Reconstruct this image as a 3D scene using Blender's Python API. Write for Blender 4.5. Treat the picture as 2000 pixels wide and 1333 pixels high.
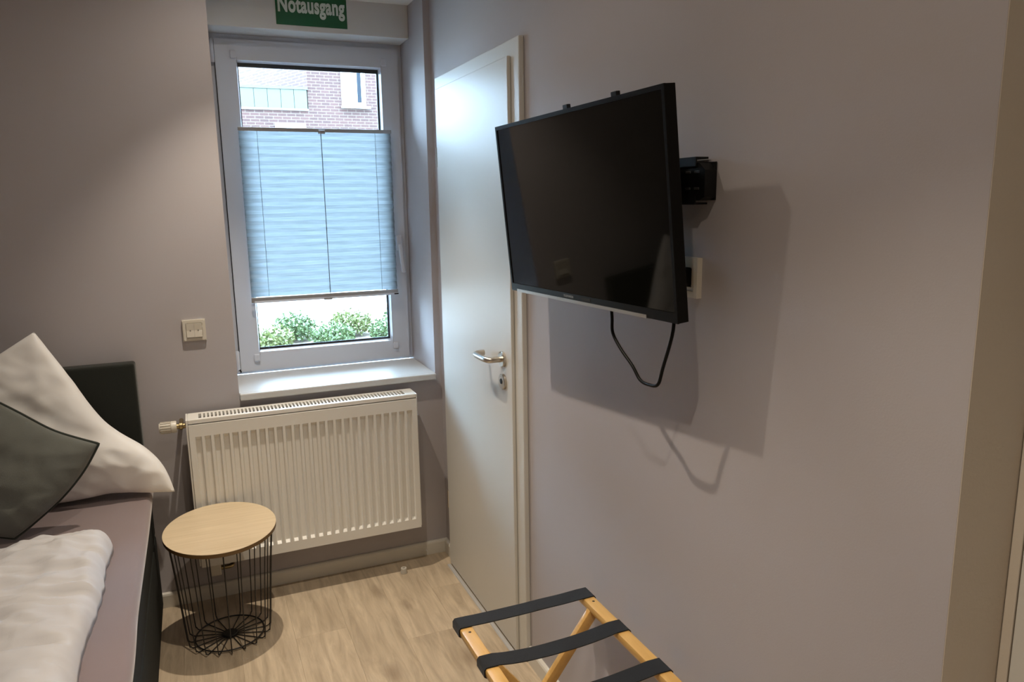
import bpy, bmesh, math, random
from mathutils import Vector, Matrix, noise

# ------------------------------------------------------------------ camera, world, lights, exposure
scene = bpy.context.scene
C = scene.collection
for o in list(bpy.data.objects):
    bpy.data.objects.remove(o)
scene.view_settings.view_transform = 'Standard'
scene.view_settings.look = 'None'
scene.view_settings.gamma = 1.0
scene.view_settings.use_curve_mapping = False
scene.view_settings.exposure = 0.0

CAM_POS = (-0.9517, -3.0484, 1.5608)
YAW, PITCH, ROLL, FPX = 0.4001, 0.1855, -0.0159, 1458.9
def _cam():
    f = Vector((math.sin(YAW)*math.cos(PITCH), math.cos(YAW)*math.cos(PITCH), -math.sin(PITCH)))
    r = Vector((math.cos(YAW), -math.sin(YAW), 0)); u = r.cross(f)
    c, s = math.cos(ROLL), math.sin(ROLL)
    r2 = c*r + s*u; u2 = -s*r + c*u
    d = bpy.data.cameras.new('camera'); d.sensor_width = 36.0; d.sensor_fit = 'HORIZONTAL'
    d.lens = FPX/2000*36.0; d.clip_start = 0.02; d.clip_end = 200
    o = bpy.data.objects.new('camera', d); C.objects.link(o)
    m = Matrix((r2, u2, -f)).transposed().to_4x4(); m.translation = Vector(CAM_POS)
    o.matrix_world = m; scene.camera = o
_cam()

SKY_STRENGTH = 38.0
SKY_COLOUR = (0.51, 0.745, 1.0)
world = bpy.data.worlds.new('overcast_sky'); scene.world = world; world.use_nodes = True
_bg = world.node_tree.nodes['Background']
_bg.inputs['Color'].default_value = (*SKY_COLOUR, 1); _bg.inputs['Strength'].default_value = SKY_STRENGTH

CEIL = 2.5
BEAM_POWER = 48.0      # narrow core of each lamp's beam
SPOT_POWER = 56.0      # wide part of the beam
SPILL_POWER = 10.0      # faint spill around it
SPOT_COLOUR = (1.0, 0.865, 0.70)
SPOTS = [(-0.75, -0.43), (-0.70, -1.40), (-0.70, -2.44), (-0.70, -3.46)]

# ------------------------------------------------------------------ helpers
random.seed(7)
MATS = {}
def mat(name, col, rough=0.5, metal=0.0, bump=0.0, bscale=200.0, var=0.0, vscale=6.0, spec=0.5, coat=0.0):
    if name in MATS: return MATS[name]
    m = bpy.data.materials.new(name); m.use_nodes = True
    nt = m.node_tree; b = nt.nodes['Principled BSDF']
    b.inputs['Base Color'].default_value = (*col, 1); b.inputs['Roughness'].default_value = rough
    b.inputs['Metallic'].default_value = metal; b.inputs['Specular IOR Level'].default_value = spec
    b.inputs['Coat Weight'].default_value = coat
    tc = nt.nodes.new('ShaderNodeTexCoord')
    if var:
        n = nt.nodes.new('ShaderNodeTexNoise'); n.inputs['Scale'].default_value = vscale; n.inputs['Detail'].default_value = 4
        nt.links.new(tc.outputs['Object'], n.inputs['Vector'])
        mx = nt.nodes.new('ShaderNodeMix'); mx.data_type = 'RGBA'
        mx.inputs[6].default_value = (*[c*(1-var) for c in col], 1); mx.inputs[7].default_value = (*[min(1, c*(1+var)) for c in col], 1)
        nt.links.new(n.outputs['Fac'], mx.inputs[0]); nt.links.new(mx.outputs[2], b.inputs['Base Color'])
    if bump:
        n = nt.nodes.new('ShaderNodeTexNoise'); n.inputs['Scale'].default_value = bscale; n.inputs['Detail'].default_value = 3
        nt.links.new(tc.outputs['Object'], n.inputs['Vector'])
        bp = nt.nodes.new('ShaderNodeBump'); bp.inputs['Strength'].default_value = bump; bp.inputs['Distance'].default_value = 0.002
        nt.links.new(n.outputs['Fac'], bp.inputs['Height']); nt.links.new(bp.outputs['Normal'], b.inputs['Normal'])
    MATS[name] = m
    return m

def wood(name, c1, c2, rough, axis, stretch=14.0, scale=3.0, knots=False, per_object=False):
    m = bpy.data.materials.new(name); m.use_nodes = True; nt = m.node_tree; N = nt.nodes; L = nt.links
    b = N['Principled BSDF']; b.inputs['Roughness'].default_value = rough
    tc = N.new('ShaderNodeTexCoord'); mp = N.new('ShaderNodeMapping')
    sc = [stretch]*3; sc[axis] = 1.0
    mp.inputs['Scale'].default_value = sc
    src = tc.outputs['Object']
    if per_object:
        oi = N.new('ShaderNodeObjectInfo'); mul = N.new('ShaderNodeVectorMath'); mul.operation = 'SCALE'
        cmb = N.new('ShaderNodeCombineXYZ')
        for k in range(3): L.new(oi.outputs['Random'], cmb.inputs[k])
        mul.inputs['Scale'].default_value = 37.0; L.new(cmb.outputs[0], mul.inputs[0])
        add = N.new('ShaderNodeVectorMath'); add.operation = 'ADD'
        L.new(tc.outputs['Object'], add.inputs[0]); L.new(mul.outputs[0], add.inputs[1]); src = add.outputs[0]
    L.new(src, mp.inputs['Vector'])
    n1 = N.new('ShaderNodeTexNoise'); n1.inputs['Scale'].default_value = scale; n1.inputs['Detail'].default_value = 7
    n1.inputs['Roughness'].default_value = 0.62; n1.inputs['Distortion'].default_value = 0.6
    L.new(mp.outputs[0], n1.inputs['Vector'])
    r = N.new('ShaderNodeValToRGB'); r.color_ramp.elements[0].position = 0.32; r.color_ramp.elements[1].position = 0.68
    r.color_ramp.elements[0].color = (*c2, 1); r.color_ramp.elements[1].color = (*c1, 1)
    L.new(n1.outputs['Fac'], r.inputs['Fac'])
    out = r.outputs['Color']
    n2 = N.new('ShaderNodeTexNoise'); n2.inputs['Scale'].default_value = 2.2; n2.inputs['Detail'].default_value = 3
    L.new(src, n2.inputs['Vector'])
    mx = N.new('ShaderNodeMix'); mx.data_type = 'RGBA'; mx.blend_type = 'MULTIPLY'
    rr = N.new('ShaderNodeValToRGB'); rr.color_ramp.elements[0].position = 0.35; rr.color_ramp.elements[1].position = 0.7
    rr.color_ramp.elements[0].color = (0.82, 0.81, 0.80, 1); rr.color_ramp.elements[1].color = (1, 1, 1, 1)
    L.new(n2.outputs['Fac'], rr.inputs['Fac']); mx.inputs[0].default_value = 1.0
    L.new(out, mx.inputs[6]); L.new(rr.outputs['Color'], mx.inputs[7]); out = mx.outputs[2]
    if knots:
        mp2 = N.new('ShaderNodeMapping'); s2 = [3.4]*3; s2[axis] = 1.5; mp2.inputs['Scale'].default_value = s2
        L.new(src, mp2.inputs['Vector'])
        v = N.new('ShaderNodeTexVoronoi'); v.inputs['Scale'].default_value = 1.3; L.new(mp2.outputs[0], v.inputs['Vector'])
        kr = N.new('ShaderNodeValToRGB'); kr.color_ramp.elements[0].position = 0.03; kr.color_ramp.elements[1].position = 0.16
        kr.color_ramp.elements[0].color = (0.62, 0.58, 0.55, 1); kr.color_ramp.elements[1].color = (1, 1, 1, 1)
        L.new(v.outputs['Distance'], kr.inputs['Fac'])
        m3 = N.new('ShaderNodeMix'); m3.data_type = 'RGBA'; m3.blend_type = 'MULTIPLY'; m3.inputs[0].default_value = 1.0
        L.new(out, m3.inputs[6]); L.new(kr.outputs['Color'], m3.inputs[7]); out = m3.outputs[2]
    if per_object:
        hv = N.new('ShaderNodeHueSaturation'); mr = N.new('ShaderNodeMapRange')
        mr.inputs['To Min'].default_value = 0.97; mr.inputs['To Max'].default_value = 1.03
        L.new(oi.outputs['Random'], mr.inputs['Value']); L.new(mr.outputs[0], hv.inputs['Value']); L.new(out, hv.inputs['Color']); out = hv.outputs['Color']
    L.new(out, b.inputs['Base Color'])
    bp = N.new('ShaderNodeBump'); bp.inputs['Strength'].default_value = 0.12; bp.inputs['Distance'].default_value = 0.001
    L.new(n1.outputs['Fac'], bp.inputs['Height']); L.new(bp.outputs['Normal'], b.inputs['Normal'])
    MATS[name] = m
    return m

def fabric(name, col, rough=0.9, weave=900, bump=0.25, sheen=0.2, soft=0.0):
    m = mat(name, col, rough, bump=bump, bscale=weave, var=0.05, vscale=9, spec=0.2)
    m.node_tree.nodes['Principled BSDF'].inputs['Sheen Weight'].default_value = sheen
    return m

def world_origin(p):
    v = Vector((0, 0, 0))
    while p is not None:
        v += p.location; p = p.parent
    return v

def obj(name, bm, m, parent=None, smooth=False, local=False):
    bmesh.ops.recalc_face_normals(bm, faces=bm.faces)
    if parent is not None and not local:
        off = world_origin(parent)
        for v in bm.verts: v.co -= off
    me = bpy.data.meshes.new(name); bm.to_mesh(me); bm.free()
    if smooth:
        for p in me.polygons: p.use_smooth = True
        if smooth != 'all':
            try: me.set_sharp_from_angle(angle=math.radians(38))
            except Exception: pass
    me.materials.append(m)
    o = bpy.data.objects.new(name, me); C.objects.link(o)
    if parent is not None: o.parent = parent
    return o

def empty(name, loc):
    o = bpy.data.objects.new(name, None); C.objects.link(o); o.location = loc; o.empty_display_size = 0.1
    return o
def tag(o, label, cat, group=None):
    o['label'] = label; o['category'] = cat
    if group: o['group'] = group
    return o
def thing(name, loc, label, cat, group=None):
    return tag(empty(name, loc), label, cat, group)
def struct(o, label=None, cat=None):
    o['kind'] = 'structure'
    if label: o['label'] = label
    if cat: o['category'] = cat
    return o

def B(): return bmesh.new()
def box(bm, x0, x1, y0, y1, z0, z1, bev=0.0, seg=2):
    x0, x1 = min(x0, x1), max(x0, x1); y0, y1 = min(y0, y1), max(y0, y1); z0, z1 = min(z0, z1), max(z0, z1)
    t = bmesh.new()
    vs = [t.verts.new((x, y, z)) for x in (x0, x1) for y in (y0, y1) for z in (z0, z1)]
    for f in ((0,1,3,2),(4,6,7,5),(0,4,5,1),(2,3,7,6),(0,2,6,4),(1,5,7,3)): t.faces.new([vs[i] for i in f])
    bmesh.ops.recalc_face_normals(t, faces=t.faces)
    if bev: bmesh.ops.bevel(t, geom=list(t.edges), offset=bev, segments=seg, affect='EDGES', profile=0.5)
    merge(bm, t); return bm
def merge(bm, t, M=None):
    me = bpy.data.meshes.new('tmp'); t.to_mesh(me); t.free()
    if M is not None: me.transform(M)
    bm.from_mesh(me); bpy.data.meshes.remove(me)
def bx(*a, **k): return box(B(), *a, **k)
def spline(pts, n=8):
    P = [Vector(p) for p in pts]; out = []
    for i in range(len(P)-1):
        p0 = P[max(i-1, 0)]; p1 = P[i]; p2 = P[i+1]; p3 = P[min(i+2, len(P)-1)]
        for k in range(n):
            t = k/n
            out.append(0.5*((2*p1)+(p2-p0)*t+(2*p0-5*p1+4*p2-p3)*t*t+(3*p1-p0-3*p2+p3)*t**3))
    out.append(P[-1]); return out
def tube(bm, pts, r, seg=10, closed=False, cap=True):
    P = [Vector(p) for p in pts]; n = len(P); rings = []
    rr = r if hasattr(r, '__len__') else [r]*n
    up = Vector((0, 0, 1)); prev = None
    for i in range(n):
        a = P[(i-1) % n] if (closed or i > 0) else P[i]; b = P[(i+1) % n] if (closed or i < n-1) else P[i]
        t = (b-a).normalized()
        if prev is None:
            nn = t.cross(up)
            if nn.length < 1e-3: nn = t.cross(Vector((1, 0, 0)))
            nn.normalize()
        else:
            nn = prev - t*prev.dot(t); nn.normalize()
        prev = nn; bb = t.cross(nn)
        rings.append([bm.verts.new(P[i]+rr[i]*(math.cos(2*math.pi*k/seg)*nn+math.sin(2*math.pi*k/seg)*bb)) for k in range(seg)])
    for i in range(n if closed else n-1):
        A, Bq = rings[i], rings[(i+1) % n]
        for k in range(seg): bm.faces.new((A[k], A[(k+1) % seg], Bq[(k+1) % seg], Bq[k]))
    if cap and not closed:
        bm.faces.new(rings[0][::-1]); bm.faces.new(rings[-1])
    return bm
def lathe(bm, prof, seg=32, M=None):
    t = bmesh.new(); rings = []
    for (r, z) in prof:
        if r < 1e-6: rings.append([t.verts.new((0, 0, z))])
        else: rings.append([t.verts.new((r*math.cos(2*math.pi*k/seg), r*math.sin(2*math.pi*k/seg), z)) for k in range(seg)])
    for a, b in zip(rings, rings[1:]):
        for k in range(seg):
            q = (k+1) % seg
            if len(a) == 1 and len(b) == 1: continue
            if len(a) == 1: t.faces.new((a[0], b[k], b[q]))
            elif len(b) == 1: t.faces.new((a[k], a[q], b[0]))
            else: t.faces.new((a[k], a[q], b[q], b[k]))
    bmesh.ops.recalc_face_normals(t, faces=t.faces)
    merge(bm, t, M); return bm
def prism(bm, pts2, h0, h1, plane='xz'):
    """extrude a polygon; plane xz -> along y, xy -> along z, yz -> along x"""
    def mk(p, h): return {'xz': (p[0], h, p[1]), 'xy': (p[0], p[1], h), 'yz': (h, p[0], p[1])}[plane]
    a = [bm.verts.new(mk(p, h0)) for p in pts2]; b = [bm.verts.new(mk(p, h1)) for p in pts2]
    bm.faces.new(a); bm.faces.new(b[::-1]); n = len(pts2)
    for i in range(n): bm.faces.new((a[i], b[i], b[(i+1) % n], a[(i+1) % n]))
    return bm
def rail(bm, A, Bp, w, h, bev=0.004, up=(0, 0, 1)):
    """rectangular bar from A to Bp"""
    A, Bp = Vector(A), Vector(Bp); d = Bp-A; L = d.length; d.normalize()
    u = Vector(up); s = d.cross(u).normalized(); u = s.cross(d)
    t = bx(-w/2, w/2, 0, L, -h/2, h/2, bev=bev)
    M = Matrix((s, d, u)).transposed().to_4x4(); M.translation = A
    merge(bm, t, M); return bm
def text_bm(body, width, height_scale=1.0, bold=0.0, extr=0.0006):
    cu = bpy.data.curves.new('txt', 'FONT'); cu.body = body; cu.size = 1.0; cu.offset = bold; cu.extrude = 0.01
    cu.space_character = 1.0 + bold*2
    o = bpy.data.objects.new('txt', cu); C.objects.link(o); bpy.context.view_layer.update()
    me = bpy.data.meshes.new_from_object(o.evaluated_get(bpy.context.evaluated_depsgraph_get()))
    bpy.data.objects.remove(o); bpy.data.curves.remove(cu)
    xs = [v.co.x for v in me.vertices]; s = width/(max(xs)-min(xs)); x0 = min(xs)
    b = B()
    for v in me.vertices: v.co = Vector(((v.co.x-x0)*s, v.co.y*s*height_scale, v.co.z*extr/0.01))
    b.from_mesh(me); bpy.data.meshes.remove(me)
    return b

# ------------------------------------------------------------------ materials
M_WALL = mat('lilac_grey_wall_paint', (0.46, 0.432, 0.445), 0.75, bump=0.10, bscale=260, var=0.02, vscale=2)
M_BEIGE = mat('beige_wall_paint', (0.60, 0.54, 0.46), 0.8, bump=0.15, bscale=200)
M_CEIL = mat('white_ceiling_paint', (0.78, 0.77, 0.74), 0.85, bump=0.08)
M_SKIRT = mat('cream_lacquer', (0.71, 0.68, 0.61), 0.4, var=0.02)
M_DOOR = mat('white_door_lacquer', (0.66, 0.65, 0.61), 0.46, bump=0.03, bscale=60, var=0.01)
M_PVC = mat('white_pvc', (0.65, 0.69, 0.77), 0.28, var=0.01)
M_BOX = mat('white_shutter_box_panel', (0.66, 0.66, 0.66), 0.5, var=0.01)
M_SILL = mat('white_sill_board', (0.56, 0.56, 0.545), 0.28, var=0.02, vscale=30)
M_GASKET = mat('anthracite_frame', (0.012, 0.016, 0.028), 0.4, var=0.1)
M_RAD = mat('radiator_enamel', (0.79, 0.775, 0.73), 0.32, var=0.01)
M_RADIN = mat('radiator_inside', (0.05, 0.045, 0.04), 0.8, var=0.1)
M_STEEL = mat('brushed_steel', (0.58, 0.54, 0.48), 0.28, metal=1.0, bump=0.05, bscale=400)
M_BRASS = mat('old_brass', (0.42, 0.33, 0.18), 0.35, metal=1.0, var=0.2)
M_ALU = mat('grey_aluminium', (0.42, 0.42, 0.43), 0.4, metal=0.7, var=0.05)
M_THR = mat('pale_grey_threshold', (0.46, 0.45, 0.44), 0.45, var=0.04)
M_PLASTIC = mat('ivory_white_plastic', (0.66, 0.62, 0.54), 0.35, var=0.01)
M_BLACKP = mat('black_plastic', (0.006, 0.006, 0.0055), 0.40, var=0.1, spec=0.12)
M_BLACKM = mat('black_steel', (0.006, 0.006, 0.006), 0.45, var=0.1, spec=0.25)
M_ZINC = mat('dull_zinc', (0.09, 0.09, 0.09), 0.5, metal=0.6, var=0.1)
M_WIRE = mat('black_wire', (0.010, 0.010, 0.010), 0.45, var=0.1)
M_SCREEN = mat('lcd_screen', (0.0034, 0.0036, 0.0028), 0.04, spec=0.19, var=0.02)
M_SILVER = mat('silver_trim', (0.55, 0.53, 0.50), 0.3, metal=0.9, var=0.02)
M_GREYPRINT = mat('grey_print', (0.22, 0.22, 0.21), 0.5, var=0.02)
M_GREEN = mat('green_sign_plate', (0.006, 0.105, 0.035), 0.35, var=0.03)
M_SIGNTXT = mat('sign_white', (0.66, 0.74, 0.68), 0.5, var=0.02)
M_SHEET = fabric('mauve_jersey_sheet', (0.205, 0.155, 0.155), sheen=0.4)
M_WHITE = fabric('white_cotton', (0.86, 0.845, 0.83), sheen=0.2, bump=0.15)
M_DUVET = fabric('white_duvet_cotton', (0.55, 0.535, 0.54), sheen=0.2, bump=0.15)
M_CUSH = fabric('grey_green_linen', (0.135, 0.140, 0.125), weave=500, bump=0.4, sheen=0.3)
M_CUSHP = fabric('dark_green_piping', (0.030, 0.036, 0.030), weave=500)
M_BEDF = fabric('charcoal_upholstery', (0.016, 0.018, 0.0165), weave=420, bump=0.5, sheen=0.0)
M_HEADF = fabric('black_velvet', (0.014, 0.016, 0.013), weave=420, bump=0.5)
M_STRAP = fabric('black_webbing', (0.013, 0.013, 0.0135), weave=700, bump=0.5, sheen=0.1)
M_PLANK = wood('greyed_oak_vinyl', (0.66, 0.54, 0.39), (0.43, 0.34, 0.24), 0.42, 1, stretch=9, scale=4.5, knots=True, per_object=True)
M_LID = wood('pale_oak_veneer', (0.74, 0.605, 0.42), (0.64, 0.51, 0.33), 0.35, 0, stretch=16, scale=3.5)
M_LIDEDGE = mat('brown_edge_band', (0.16, 0.095, 0.035), 0.5, var=0.15, vscale=30)
M_BAMBOO = wood('bamboo', (0.70, 0.42, 0.14), (0.58, 0.33, 0.09), 0.35, 1, stretch=10, scale=4)
M_DARK = mat('dark_gap', (0.02, 0.017, 0.013), 0.9, var=0.1)
M_RUBBER = mat('clear_grey_rubber', (0.55, 0.52, 0.46), 0.4, var=0.03)
M_HOLE = mat('screw_hole', (0.03, 0.02, 0.01), 0.9, var=0.1)
M_LAMP = mat('lamp_housing', (0.75, 0.75, 0.74), 0.3, var=0.01)

def blind_material():
    m = bpy.data.materials.new('pleated_blind_fabric'); m.use_nodes = True; nt = m.node_tree; N = nt.nodes; L = nt.links
    N.remove(N['Principled BSDF'])
    d = N.new('ShaderNodeBsdfDiffuse'); t = N.new('ShaderNodeBsdfTranslucent'); mx = N.new('ShaderNodeMixShader')
    mx.inputs['Fac'].default_value = 0.50
    tc = N.new('ShaderNodeTexCoord'); mp = N.new('ShaderNodeMapping'); mp.inputs['Scale'].default_value = (6, 6, 160)
    n = N.new('ShaderNodeTexNoise'); n.inputs['Scale'].default_value = 1.6; n.inputs['Detail'].default_value = 5
    r = N.new('ShaderNodeValToRGB'); r.color_ramp.elements[0].position = .3; r.color_ramp.elements[1].position = .7
    r.color_ramp.elements[0].color = (.195, .22, .235, 1); r.color_ramp.elements[1].color = (.275, .305, .325, 1)
    L.new(tc.outputs['Object'], mp.inputs['Vector']); L.new(mp.outputs[0], n.inputs['Vector']); L.new(n.outputs['Fac'], r.inputs['Fac'])
    L.new(r.outputs['Color'], d.inputs['Color']); L.new(r.outputs['Color'], t.inputs['Color'])
    L.new(d.outputs[0], mx.inputs[1]); L.new(t.outputs[0], mx.inputs[2]); L.new(mx.outputs[0], N['Material Output'].inputs['Surface'])
    return m
M_BLIND = blind_material()
def glass_material():
    m = bpy.data.materials.new('window_glass'); m.use_nodes = True; nt = m.node_tree; N = nt.nodes; L = nt.links
    N.remove(N['Principled BSDF'])
    t = N.new('ShaderNodeBsdfTransparent'); t.inputs['Color'].default_value = (.97, .985, .98, 1)
    g = N.new('ShaderNodeBsdfGlossy'); g.inputs['Roughness'].default_value = 0.0
    lw = N.new('ShaderNodeFresnel'); lw.inputs['IOR'].default_value = 1.45
    mx = N.new('ShaderNodeMixShader'); L.new(lw.outputs['Fac'], mx.inputs['Fac']); L.new(t.outputs[0], mx.inputs[1]); L.new(g.outputs[0], mx.inputs[2])
    L.new(mx.outputs[0], N['Material Output'].inputs['Surface'])
    return m
M_GLASS = glass_material()
def brick_material():
    m = bpy.data.materials.new('red_brick_courses'); m.use_nodes = True; nt = m.node_tree; N = nt.nodes; L = nt.links
    b = N['Principled BSDF']; b.inputs['Roughness'].default_value = .85
    tc = N.new('ShaderNodeTexCoord'); sp = N.new('ShaderNodeSeparateXYZ'); cb = N.new('ShaderNodeCombineXYZ')
    ad = N.new('ShaderNodeMath'); ad.operation = 'ADD'
    L.new(tc.outputs['Object'], sp.inputs[0]); L.new(sp.outputs['X'], ad.inputs[0]); L.new(sp.outputs['Y'], ad.inputs[1])
    L.new(ad.outputs[0], cb.inputs['X']); L.new(sp.outputs['Z'], cb.inputs['Y'])
    k = N.new('ShaderNodeTexBrick'); k.inputs['Scale'].default_value = 1.0
    k.inputs['Brick Width'].default_value = .25; k.inputs['Row Height'].default_value = .085; k.inputs['Mortar Size'].default_value = .009
    k.inputs['Color1'].default_value = (.050, .0205, .0165, 1); k.inputs['Color2'].default_value = (.036, .015, .0125, 1); k.inputs['Mortar'].default_value = (.094, .070, .056, 1)
    L.new(cb.outputs[0], k.inputs['Vector']); L.new(k.outputs['Color'], b.inputs['Base Color'])
    return m
M_BRICK = brick_material()
M_COPPER = mat('pale_green_cladding', (0.052, 0.059, 0.043), 0.5, var=0.04, vscale=2)
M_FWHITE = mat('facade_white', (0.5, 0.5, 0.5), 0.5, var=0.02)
M_FGLASS = mat('facade_glass', (0.006, 0.010, 0.016), 0.15, spec=0.3, var=0.05)
M_PAVE = mat('pale_paving', (0.36, 0.34, 0.31), 0.8, var=0.08, vscale=1.5)
M_SOIL = mat('bark_mulch', (0.14, 0.11, 0.08), 0.9, bump=0.6, bscale=30, var=0.3, vscale=14)
M_LEAF = mat('shrub_leaf', (0.085, 0.125, 0.045), 0.5, var=0.35, vscale=7)
M_LEAF2 = mat('shrub_leaf_yellow_green', (0.13, 0.15, 0.05), 0.5, var=0.35, vscale=7)
M_STEM = mat('shrub_stem', (0.14, 0.09, 0.05), 0.8, var=0.2)
M_ROOF = mat('terrace_floor', (0.35, 0.34, 0.33), 0.9, var=0.1)

# ------------------------------------------------------------------ room shell
XL, YB = -2.20, -4.20            # left wall, wall behind the camera
WX0, WX1 = -0.832, -0.0276       # window opening
WZ0, WZ1, WY = 0.805, 2.385, 0.42
YEND = -2.387
fl = struct(obj('floor', bx(XL, 0.27, YB, 0.0, -0.08, -0.006), M_DARK))
PW, PL = 0.187, 1.22
plank_meshes = {}
xcol = -PW*0.35 + 0.136
ci = 0
x = 0.136
while x > XL + 0.01:
    x0 = max(XL, x - (PW if ci else PW*0.62)); 
    y = 0.0 - 0.0
    first = [0.85, 0.31, 0.62, 1.05, 0.45][ci % 5]
    ln = first
    while y > YB + 0.01:
        y0 = max(YB, y - ln); ln = PL
        xa, xb = x0, x
        top = y
        if xb > 0.0 and top > YEND:                       # under the right wall: planks end at the wall face
            segs = [(xa, min(xb, 0.0), max(y0, YEND), top)]
            if y0 < YEND: segs.append((xa, xb, y0, YEND))
        else: segs = [(xa, xb, y0, top)]
        for (a, b_, c, d) in segs:
            if b_-a < 0.004 or d-c < 0.004: continue
            key = (round(b_-a, 4), round(d-c, 4))
            if key not in plank_meshes:
                w, l = key
                o = obj('plank', bx(-w/2+.00015, w/2-.00015, -l/2+.00015, l/2-.00015, -.006, 0, bev=.0003, seg=1), M_PLANK, fl, local=True)
                plank_meshes[key] = o.data
            else:
                o = bpy.data.objects.new('plank', plank_meshes[key]); C.objects.link(o); o.parent = fl
            o.location = ((a+b_)/2, (c+d)/2, 0.0)
        y = y0
    x = x0; ci += 1

bm = B()
box(bm, XL-.2, WX0, 0, WY, -.08, CEIL); box(bm, WX1, 0.27, 0, WY, -.08, CEIL)
box(bm, WX0, WX1, 0, WY, -.08, WZ0); box(bm, WX0, WX1, 0, WY, WZ1, CEIL)
struct(obj('wall_back', bm, M_WALL))
bm = B()
DY0, DY1, DZ = -0.885, -0.125, 2.005     # door opening
box(bm, 0.022, 0.27, YEND, 0.0, -.08, CEIL)
box(bm, 0, 0.022, YEND, DY0, -.08, CEIL); box(bm, 0, 0.022, DY1, 0.0, -.08, CEIL); box(bm, 0, 0.022, DY0, DY1, DZ, CEIL)
struct(obj('wall_right', bm, M_WALL))
# beige return face at the end of the right wall and the niche behind it
struct(obj('wall_niche', bx(0.136, 0.27, YB, YEND-0.0015, -.08, CEIL), M_BEIGE))
struct(obj('wall_return', bx(0.0005, 0.136, YEND-0.0012, YEND, 0, CEIL), M_BEIGE))
struct(obj('wall_left', bx(XL-.2, XL, YB, 0, -.08, CEIL), M_WALL))
struct(obj('wall_front', bx(XL-.2, 0.27, YB-.2, YB, -.08, CEIL), M_WALL))
struct(obj('ceiling', bx(XL-.2, 0.27, YB-.2, WY, CEIL, CEIL+.15), M_CEIL))

def skirting(name, a, b, axis, face):
    """profile board with a rounded top edge; axis x: along x on y=0 wall; axis y: along y on x=0 wall"""
    pr = [(0, 0), (-.014, 0), (-.014, .050), (-.0115, .0565), (-.007, .060), (0, .060)]
    if axis == 'x': o = prism(B(), [(face+p, q) for p, q in pr], a, b, 'yz')
    else: o = prism(B(), [(face+p, q) for p, q in pr], a, b, 'xz')
    return struct(obj(name, o, M_SKIRT))
skirting('baseboard_back', XL, 0.0, 'x', 0.0)
skirting('baseboard_corner', -.0975, -.014, 'y', 0.0)
skirting('baseboard_right', YEND, -.927, 'y', 0.0)

# window reveal trims
struct(obj('trim_1', bx(WX0+.0005, WX1-.0005, 0.212, 0.40, 2.246, WZ1-.0005, bev=.003), M_BOX))           # roller shutter box
struct(obj('trim_2', bx(WX0, WX1, 0.001, 0.211, WZ1-.006, WZ1), M_CEIL))                                     # reveal soffit
sb = bx(WX0, WX1, -.001, .345, .806, .833, bev=.003)
box(sb, WX0+.002, WX1-.002+.0, -.024, .002, .806, .833, bev=.004)
struct(obj('trim_3', sb, M_SILL))                                                                            # window sill board

# ------------------------------------------------------------------ window
win = struct(empty('window_1', (-.43, .36, .833)))
def ring(bm, x0, x1, z0, z1, X0, X1, Z0, Z1, y0, y1, bev=.003):
    """rectangular frame, outer x0..z1, inner X0..Z1"""
    box(bm, x0, X0, y0, y1, z0, z1, bev=bev); box(bm, X1, x1, y0, y1, z0, z1, bev=bev)
    box(bm, X0-.001, X1+.001, y0, y1, z0, Z0, bev=bev); box(bm, X0-.001, X1+.001, y0, y1, Z1, z1, bev=bev)
    return bm
def mitre(bm, x0, x1, z0, z1, X0, X1, Z0, Z1, y0, y1, slope=0.0):
    """mitred frame with clean faces; inner edge can slope back to y1 by slope"""
    o = [(x0, z0), (x1, z0), (x1, z1), (x0, z1)]; i = [(X0, Z0), (X1, Z0), (X1, Z1), (X0, Z1)]
    i2 = [(X0+slope, Z0+slope), (X1-slope, Z0+slope), (X1-slope, Z1-slope), (X0+slope, Z1-slope)]
    V = lambda p, y: bm.verts.new((p[0], y, p[1]))
    A = [V(p, y0) for p in o]; Bv = [V(p, y0) for p in i]; Cc = [V(p, y1) for p in i2]; D = [V(p, y1) for p in o]
    for k in range(4):
        q = (k+1) % 4
        bm.faces.new((A[k], A[q], Bv[q], Bv[k])); bm.faces.new((Bv[k], Bv[q], Cc[q], Cc[k]))
        bm.faces.new((Cc[k], Cc[q], D[q], D[k])); bm.faces.new((D[k], D[q], A[q], A[k]))
    return bm
FX0, FX1, FZ0, FZ1 = WX0+.001, WX1-.001, .834, 2.2455
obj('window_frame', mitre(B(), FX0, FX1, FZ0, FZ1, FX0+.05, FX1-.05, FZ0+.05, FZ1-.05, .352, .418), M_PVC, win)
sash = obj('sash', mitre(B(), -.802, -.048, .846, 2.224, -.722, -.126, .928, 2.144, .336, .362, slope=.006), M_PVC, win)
obj('glass_pane', bx(-.735, -.113, .3622, .3662, .915, 2.157), M_GLASS, sash)
obj('glazing_seal', mitre(B(), -.740, -.108, .900, 2.170, -.7135, -.1395, .943, 2.122, .3664, .3694), M_GASKET, sash)
obj('outer_frame', mitre(B(), -.781, -.085, .886, 2.19, -.745, -.105, .905, 2.165, .3697, .417), M_GASKET, sash)
obj('sash_seal', bx(-.8055, -.8025, .3385, .3515, .850, 2.218), M_GASKET, sash)
# handle
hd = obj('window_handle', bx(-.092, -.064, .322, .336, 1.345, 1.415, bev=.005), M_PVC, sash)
obj('lever', rail(B(), (-.078, .312, 1.375), (-.067, .306, 1.245), .018, .016, bev=.006, up=(0, 1, 0)), M_PVC, hd, smooth=True)
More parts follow.
